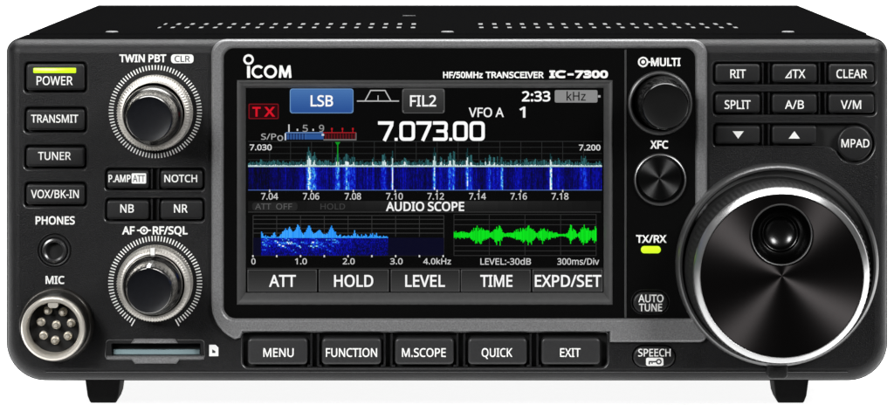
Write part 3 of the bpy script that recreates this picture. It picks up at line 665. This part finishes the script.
# oscilloscope
C(44, 44, 44); frame(453.6, 214.4, 596.6, 256.2)
for y in (219.6, 224.6, 245.8, 250.8): scn.rect(453.6, y, 596.6, y + .7, L1)
for k in range(1, 4): scn.rect(453.6 + 35.7 * k - .3, 214.4, 453.6 + 35.7 * k + .3, 256, L1)
def wave_env(x):
    pts = [(453.6, 4), (462, 5), (469, 3), (472, 6.5), (475, 9.5), (484, 7.5), (490, 3.4), (496, 9), (500, 8.4), (504, 2.6), (510, 3.4), (516, 5.5), (524, 8), (531, 9.4), (536, 3), (542, 8.6), (548, 5), (556, 3.6), (560, 1.8), (566, 2.4),
           (570, 9), (574, 6.5), (577, 2.2), (581, 8.6), (587, 8.8), (591, 5), (596, 9.5)]
    for (a, p), (b, q) in zip(pts, pts[1:]):
        if a <= x <= b: return p + (q - p) * (x - a) / (b - a)
    return 4
x = 453.8
while x < 596.2:
    e = 7.6 * (wave_env(x) / 7.6) ** 1.35
    C(*mix((0, 206, 20), (6, 236, 30), rnd.random()))
    scn.rect(x, 235.4 - max(1, e * rnd.triangular(.4, 1.25, .7)), x + .85, 235.4 + max(1, e * rnd.triangular(.4, 1.2, .7)), L3); x += .85
C(205, 205, 205); scn.text('LEVEL:-30dB', 480.4, 531, 258.6, 265, L2, .1); scn.text('300ms/Div', 557.4, 599.2, 258.6, 265, L2, .1)
# soft keys
C(46, 46, 46); scn.rect(247, 268.2, 603, 268.9, L1)
for s, a, b, ta, tb in (('ATT', 247.4, 316.6, 269, 295.8), ('HOLD', 318.8, 388.6, 334, 373.2), ('LEVEL', 390.8, 459.6, 405.2, 445), ('TIME', 461, 530.6, 480.3, 512.5), ('EXPD/SET', 532.6, 602.6, 534.9, 601.4)):
    C(80, 80, 80); scn.rect(a, 269.8, b, 292, L1)
    grad(a + .6, 270.5, b - .6, 291.6, (40, 40, 40), (60, 60, 60), L2, 8, .6)
    C(248, 248, 248); scn.text(s, ta, tb, 275.2, 287.2, L3, .28)
scn.build('screen', 'screen', bezel, smooth=False, colours=True)

# ---------------------------------------------------------------- keys
def key(x0, y0, x1, y1, h=.95, r=3.2, lab=None, legends=(), outline=None, soft=1.0):
    k = MB()
    o = outline or rrect(x0, y0, x1, y1, r, 5)
    k.loft([(o, -1.9), (o, h - .55), (offset(o, .25 * soft), h - .3), (offset(o, .8 * soft), h - .12), (offset(o, 1.7 * soft), h - .02), (offset(o, 2.5 * soft), h)], cap1=True)
    for s, a, b, yt, yb, bold in legends:
        k.m = 1; k.text(s, a, b, yt, yb, h + .03, bold)
    return k, h
def done(k, lab, mats=('button', 'white', 'ink')): return k.build('button', list(mats), radio, lab)
k, h = key(*LEFTK[0], legends=[('POWER', 37, 73, 76, 84.8, .14)])
pw = done(k, 'power button with a lit green bar')
ld = MB(); o = rrect(33.7, 67.6, 76.4, 72.8, .8, 2)
ld.loft([(o, h - .1), (o, h + .08), (offset(o, .5), h + .18)], cap1=True); ld.build('indicator_light', 'led', pw)
for q, s, a, b, yt, yb in ((1, 'TRANSMIT', 31.4, 78.6, 114.4, 122.4), (2, 'TUNER', 38.5, 71.2, 151.6, 159.6), (3, 'VOX/BK-IN', 31.4, 79.2, 189.6, 197.8)):
    k, h = key(*LEFTK[q], legends=[(s, a, b, yt, yb, .14)]); done(k, 'wide black button marked ' + s)
k, h = key(107, 170, 149, 188, legends=[('P.AMP', 108.8, 131, 174.4, 181.9, .2)])
k.m = 1; k.fill(rrect(131.9, 173, 146.4, 183.2, 1), h=h + .03); k.m = 2; k.text('ATT', 133.2, 145.2, 174.8, 181.6, h + .05, .05)
done(k, 'button marked P.AMP ATT')
for s, a, b, rect_, yy in (('NOTCH', 164.6, 197.4, (160.5, 170, 202.8, 188), (174.4, 181.9)), ('NB', 120.6, 134.2, (107, 200, 149, 219), (204, 212.3)), ('NR', 174.2, 187.8, (160.5, 200, 202.8, 219), (204, 212.3))):
    k, h = key(*rect_, legends=[(s, a, b, yy[0], yy[1], .16)]); done(k, 'button marked ' + s)
for (a, b), s, ta, tb in zip(MK, ('MENU', 'FUNCTION', 'M.SCOPE', 'QUICK', 'EXIT'), (263.5, 326, 402, 481.6, 559.9), (293.8, 377.2, 445.8, 512.2, 580.5)):
    k, h = key(a, 337.6, b, 364, h=1.1, r=4, soft=1.3, legends=[(s, ta, tb, 347.7, 356.4, .16)]); done(k, 'menu row button marked ' + s, ('key', 'white', 'ink'))
for s, ci, ri, ta, tb in (('RIT', 0, 0, 730, 745.6), ('\u25ffTX', 1, 0, 784.6, 805), ('CLEAR', 2, 0, 836, 866.6), ('SPLIT', 0, 1, 724.3, 750.2), ('A/B', 1, 1, 784.6, 803.6), ('V/M', 2, 1, 840.4, 860.8)):
    y0, y1 = ROWS[ri]; yt = 69.2 if ri == 0 else 100
    k, h = key(RC[ci][0], y0, RC[ci][1], y1, legends=[(s, ta, tb, yt, yt + 8.7, .16)])
    done(k, 'button marked ' + s.replace('\u25ff', 'delta '))
for ci, tri, nm in ((0, [(732.4, 131), (743.4, 131), (737.9, 138.4)], 'down'), (1, [(788.4, 138.3), (799.6, 138.3), (794, 130.9)], 'up')):
    k, h = key(RC[ci][0], 125.4, RC[ci][1], 143.6); k.m = 1; k.fill(tri, h=h + .03); done(k, 'button with a white %s arrow' % nm)
k, h = key(0, 0, 0, 0, outline=circle(854.5, 142.9, 17.6, 44), legends=[('MPAD', 841, 869, 138.8, 147.2, .16)]); done(k, 'round button marked MPAD')
# oval keys on the right
k, h = key(0, 0, 0, 0, h=1.5, outline=rrect(632.8, 291.4, 667.6, 312.2, 10.2, 10), soft=1.2, legends=[('AUTO', 638, 663.2, 294, 301.6, .2), ('TUNE', 638.7, 661.8, 303, 310.6, .2)])
k.build('button', ['button', 'white'], radio, 'oval button marked AUTO TUNE')
k, h = key(0, 0, 0, 0, h=1.0, outline=rrect(633, 346, 674.8, 367, 10.4, 10), soft=1.2, legends=[('SPEECH', 638, 670.4, 348.4, 356, .15)])
k.m = 1; k.fill(rrect(645.8, 357.2, 663.2, 365.4, 2), h=h + .03)
k.m = 2; k.fill(circle(658.6, 361.2, 2.9, 20), [circle(658.6, 361.2, 1.5, 20)], h + .05); k.rect(648.4, 360.5, 655.8, 361.9, h + .05); k.rect(648.4, 361.9, 649.8, 364, h + .05); k.rect(651.2, 361.9, 652.4, 363.4, h + .05)
done(k, 'oval button marked SPEECH with a key symbol')
# transmit and receive lamp
k = MB(); o = rrect(640.8, 245.8, 660.6, 253, 3.4, 6)
k.loft([(o, .4), (o, .8), (offset(o, .7), 1.05), (offset(o, 1.6), 1.15)], cap1=True)
k.build('indicator_light', 'led', radio, 'yellow green transmit lamp')

# ---------------------------------------------------------------- knobs
def rot(mb, cx, cy, prof, n=96, cap=True):
    """turned shape: prof = list of (radius, height, tooth depth)"""
    loops = []
    for p in prof:
        r, hh = p[0], p[1]; t = p[2] if len(p) > 2 else 0
        loops.append((circle(cx, cy, r, n, t), hh))
    mb.loft(loops, cap1=cap)
    return mb
def twin_knob(kx, ky, cx, cy, pointer):
    ring = MB()
    rot(ring, cx, cy, [(37, 0), (37.6, .6), (37.7, .8, -1.2), (37.5, 5.4, -1.2), (36.9, 5.9, -.7), (36.2, 6.2), (35.8, 6.3)], 344, False)
    rot(ring, cx, cy, [(35.8, 6.3), (34.9, 6.5), (34.7, 6.55, .9), (32.6, 7.2, .9), (32.3, 7.25), (31.0, 7.3), (30.7, 7.1), (30.2, 5)], 300, False)
    part = ring.build('knob_ring', 'silver', radio, 'knurled silver outer ring')
    if pointer:
        q = MB(); ca, sa = math.sin(math.radians(-1.5)), -math.cos(math.radians(-1.5))
        o = ribbon([(cx + 28.4 * ca, cy + 28.4 * sa), (cx + 36.6 * ca, cy + 36.8 * sa)], 4.2)
        q.loft([(o, 6), (o, 7.55)], cap1=True); q.build('pointer_mark', 'white', part)
    k = MB()
    rot(k, kx, ky, [(29.6, 4), (29.7, 8.4), (29.0, 9.2), (27.2, 10.2), (26.2, 10.6), (25.6, 11), (25.2, 11.6), (24.9, 12.4, -.35), (23.6, 18.6, -.35), (23.2, 19.2), (22.9, 20.2), (22.2, 20.8), (21.6, 21)], 128, False)
    k.m = 1
    rot(k, kx, ky, [(21.6, 21), (20.6, 20.9), (15, 20.65), (8, 20.5), (2, 20.46)], 128)
    if pointer:
        k.m = 2
        pts = [(24.35, 12), (24.25, 15), (24.0, 18.4), (23.4, 20), (22.4, 21.02)]
        base = []
        for r, hh in pts:
            base.append(k.add([(kx - 2.0 - .6, ky - r, hh), (kx + 2.0 - .6, ky - r, hh)]))
        for a, b in zip(base, base[1:]): k.face((a, a + 1, b + 1, b))
    k.build('knob', ['smoke', 'face', 'white'], radio, 'smoked metal knob with blue black cap' + (' and white pointer' if pointer else ''))
twin_knob(155.2, 113.4, 155.6, 112.2, False)
twin_knob(155.2, 281.8, 155.6, 282.2, True)

# upper right control knob
mx_, my_ = 660, 103
g = MB(); rot(g, mx_, my_, [(32.4, .5), (32.2, 1.5), (31.4, 2.1), (30.2, 2.3), (29, 2.1), (28.2, 1.4), (27.6, .6)], 72, True)
g.build('knob_ring', 'collar', display, 'dark ring round the upper knob')
kx, ky = axis(665.6, 106.2, 17.5)
k = MB()
rot(k, kx, ky, [(27.2, .7), (27, 3), (25.6, 4.6), (25.2, 5.4), (25.2, 6.0), (25.0, 6.6, -1.0), (24.0, 14.6, -1.0), (23.6, 15.4), (23, 16.6), (22.4, 17.3), (21.6, 17.5)], 96, False)
k.m = 1; rot(k, kx, ky, [(21.6, 17.5), (20, 17.4), (10, 17.3), (2, 17.3)], 128)
k.build('knob', ['dark', 'black'], radio, 'black push knob with fluted dark side')
# round push key below it
g = MB(); rot(g, 660, 179.4, [(26.4, .5), (26.2, 1.3), (25.6, 1.7), (24.6, 1.8), (23.7, 1.5), (23.2, .8), (23, .3)], 72, True)
g.build('button_ring', 'collar', display, 'dark ring round the turned button')
k = MB(); kx, ky = axis(659.6, 178.4, 3)
rot(k, kx, ky, [(21.9, .5), (21.9, 2.2), (21.4, 2.8), (20.8, 3)], 72, True)
k.build('button', 'brush2', radio, 'round turned metal push button')

# ---- main tuning dial
dcx, dcy = axis(782, 276.2, 22)
kx, ky = axis(778, 266, 4)
g = MB(); rot(g, kx, ky, [(101.5, 0), (101.4, 1.6), (100.6, 2.8), (99.2, 3.6), (97.6, 4), (95.6, 3.8), (94.2, 3), (93.6, 1.8), (93.4, .3)], 160, True)
collar = g.build('dial_collar', 'collar', radio)
KD = .962
def drot(g, prof, n, cap):
    return rot(g, dcx, dcy, [(p[0] * KD,) + tuple(p[1:]) for p in prof], n, cap)
g = MB(); drot(g, [(94.6, .4), (94.6, 3), (93, 4.4), (92.2, 5)], 160, False)
drot(g, [(92.2, 5), (92.4, 5.4, -1.1), (92.4, 16.6, -1.1), (91.4, 17.6, -.6), (89.8, 18.4)], 400, False)
dial = g.build('tuning_dial', 'blackm', radio)
g = MB(); drot(g, [(89.6, 18.4), (90.0, 19.2), (89.6, 20.0), (88.6, 20.6), (84.6, 21.7), (83.8, 21.95), (83.0, 21.9)], 200, False)
g.build('dial_ring', 'polish', dial, 'bright polished rim')
g = MB()
fcx, fcy = axis(781.6, 234.8, 22)
RL = 30.4
DH = circle(fcx, fcy, RL, 72)
g.loft([(circle(dcx, dcy, 83.0 * KD, 200), 21.9), (circle(dcx, dcy, 82.2 * KD, 200), 21.75)])
g.fill(circle(dcx, dcy, 82.2 * KD, 200), [DH], 21.75)
g.build('dial_face', 'brush', dial, smooth=False)
g = MB(); rot(g, fcx, fcy, [(RL, 21.7), (RL - .1, 22.1), (RL - .6, 22.35), (RL - 1.3, 22.3), (RL - 1.8, 21.9)], 96, False)
g.m = 1
rot(g, fcx, fcy, [(RL - 1.8, 21.9), (27.6, 20.6), (25.2, 19.0), (22, 17.8), (19.4, 17.3), (18.2, 17.4), (17.2, 17.6), (16.4, 17.5), (15.7, 17.15), (12.6, 16.55), (9, 16.1), (5, 15.85), (1, 15.8)], 96, True)
g.build('finger_dimple', ['collar', 'bowl'], dial)
# drag lever under the dial
g = MB(); o = rrect(766, 360, 787, 377.6, (2, 2, 5, 5), 5)
g.loft([(o, 0), (o, 2.6), (offset(o, .8), 3.1), (offset(o, 2), 3.3)], cap1=True)
g.build('drag_lever', 'panel', radio)

# ---------------------------------------------------------------- sockets
j = MB(); jx, jy = 54.5, 250.5
rot(j, jx, jy, [(16.2, -.9), (16, -.2), (15, .35), (13.8, .3), (13.2, -.2), (12.8, -.3), (12.6, .4), (12, .9), (10.4, 1.05), (8.6, .8), (7.6, .2), (7.4, -8)], 48, True)
jack = j.build('headphone_jack', 'rim', radio)
j = MB(); rot(j, jx, jy, [(7.35, -1.6), (6.4, -1.9), (5.4, -2.0), (5.2, -5)], 32, False)
j.build('jack_contact', 'pin', jack)
j = MB(); j.box(jx - 1.2, jy + 1.4, jx + 3.6, jy + 4.6, -6.5, -2.2); j.build('jack_spring', 'pin', jack)

mcx, mcy = axis(52.8, 329, 10)
bx_, by_ = mcx, mcy
j = MB()
rot(j, bx_, by_, [(37.4, 0), (37.2, 1.2), (36.2, 1.7), (35.4, 1.75)], 72, False)
rot(j, bx_, by_, [(35.4, 1.75), (34.4, 1.9), (33.6, 2.2), (33.4, 4), (32.6, 4.3), (33.2, 4.7), (32.6, 5.2), (33.2, 5.7), (32.6, 6.2), (33.1, 6.7), (32.6, 7.2), (32.7, 8.2), (31.6, 8.5)], 96, False)
j.m = 1
rot(j, bx_, by_, [(31.6, 8.5), (31.8, 9.2), (30.8, 10), (29.4, 10.25), (27.2, 10.2), (26.2, 9.8), (25.8, 9), (25.7, 3)], 96, False)
mic = j.build('microphone_socket', ['flange', 'chrome'], radio)
j = MB(); rot(j, bx_, by_, [(25.6, 4.4), (25, 4.6), (2, 4.6)], 64); j.build('insulator', 'pocket', mic)
for px, py in ((47, 311.5), (62, 313), (40, 323), (55.4, 326), (70.3, 324), (42.6, 336.5), (67, 337), (54.2, 341.5)):
    j = MB(); ax_, ay_ = axis(px, py, 7.5)
    rot(j, ax_, ay_, [(4.5, 4.5), (4.4, 5.2), (3.9, 5.5), (3.2, 5.4), (2.6, 5.4), (2.5, 7.6), (2.0, 8.2), (.9, 8.5)], 24); j.build('pin', 'pin', mic)
j = MB(); j.loft([(rrect(mcx - 5, mcy - 27, mcx + 5, mcy - 20.6, (1, 1, 2.6, 2.6), 4), 4), (rrect(mcx - 5, mcy - 27, mcx + 5, mcy - 20.6, (1, 1, 2.6, 2.6), 4), 9.6)], cap1=True)
j.build('keyway', 'chrome', mic)

# memory card slot
j = MB()
j.fill(rrect(105.6, 339.6, 204.6, 359.6, 3, 4), [rrect(111, 343.4, 200.6, 355.6, 1.2, 3)], .02)
s0 = rrect(111, 343.4, 200.6, 355.6, 1.2, 3)
j.loft([(s0, .02), (offset(s0, .5), -1), (offset(s0, .8), -4)])
j.m = 1
j.loft([([(131, 343.2), (134, 338.7), (175, 338.7), (178, 343.2)], .05), ([(132.4, 342.8), (135.2, 340.2), (173.8, 340.2), (176.6, 342.8)], .8)], cap1=True)
j.m = 0
lip = [(106.4, 355.8), (204.2, 355.8), (204.2, 359.4), (179.5, 359.6), (176.5, 363.6), (135, 363.6), (131.5, 359.6), (106.4, 359.4)]
j.m = 1
j.loft([(lip, 0), (lip, .35), (offset(lip, 1.3), .85)], cap1=True)
slot = j.build('card_slot', ['button', 'trim'], radio)
j = MB(); j.rect(112, 345, 199.8, 355, -3.6); j.m = 1
j.loft([(rrect(112.6, 350.6, 199.4, 355, .5, 2), -3.6), (rrect(112.6, 350.6, 199.4, 355, .5, 2), -2), (rrect(113, 351.2, 199, 355, .5, 2), -1.8)], cap1=True)
j.build('slot_flap', ['pocket', 'flap'], slot)

# ================================================================ white surface, camera, light
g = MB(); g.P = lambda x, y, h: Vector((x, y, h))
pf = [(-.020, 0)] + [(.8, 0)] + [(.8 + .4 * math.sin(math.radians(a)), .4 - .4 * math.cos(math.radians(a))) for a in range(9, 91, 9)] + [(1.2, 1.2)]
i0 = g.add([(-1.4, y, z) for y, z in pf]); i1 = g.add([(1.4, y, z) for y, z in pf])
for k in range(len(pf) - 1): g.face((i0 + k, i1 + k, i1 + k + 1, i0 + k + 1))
wm = mat('self_lit_white_sweep', (.9, .9, .9), .6, spec=.1, mottle=.01, mscale=3, emit=(1, 1, 1), estr=.92)  # added glow, no real lamp: keeps the sweep white and its shadows faint
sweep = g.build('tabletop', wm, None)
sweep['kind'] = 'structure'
del sweep['_c']

cam = bpy.data.cameras.new('camera'); co = bpy.data.objects.new('camera', cam); col.objects.link(co)
co.location = (0, -EYE, ZTOP); co.rotation_euler = (math.radians(90), 0, 0)
cam.sensor_width = 36; cam.lens = 36 * EYE / (894 * S); cam.shift_y = -(202.5 + 135) / 894
cam.clip_start = .01; cam.clip_end = 50
sc.camera = co

def lamp(name, loc, target, sx, sy, power, color=(1, 1, 1)):
    l = bpy.data.lights.new(name, 'AREA'); l.shape = 'RECTANGLE'; l.size = sx; l.size_y = sy; l.energy = power; l.color = color
    o = bpy.data.objects.new(name, l); col.objects.link(o); o.location = loc
    o.rotation_euler = (Vector(target) - Vector(loc)).to_track_quat('-Z', 'Y').to_euler()
    return o
lamp('overhead_softbox', (0, .16, .72), (0, .10, .1), .9, .34, 13)
lamp('left_softbox', (-.50, -.70, .42), (0, 0, .07), .26, .30, 8.0)
lamp('right_softbox', (.57, -.70, .50), (.05, 0, .06), .26, .30, 7.4)

w = bpy.data.worlds.new('World'); sc.world = w; w.use_nodes = True
bg = w.node_tree.nodes['Background']; bg.inputs['Color'].default_value = (1, 1, 1, 1); bg.inputs['Strength'].default_value = .05

for o in list(bpy.data.objects):
    if '_c' in o: del o['_c']
sc.view_settings.view_transform = 'Standard'; sc.view_settings.look = 'None'; sc.view_settings.exposure = 0; sc.view_settings.gamma = 1
sc.render.engine = 'CYCLES'
sc.cycles.use_denoising = True
sc.cycles.max_bounces = 8
sc.render.filter_size = 1.4
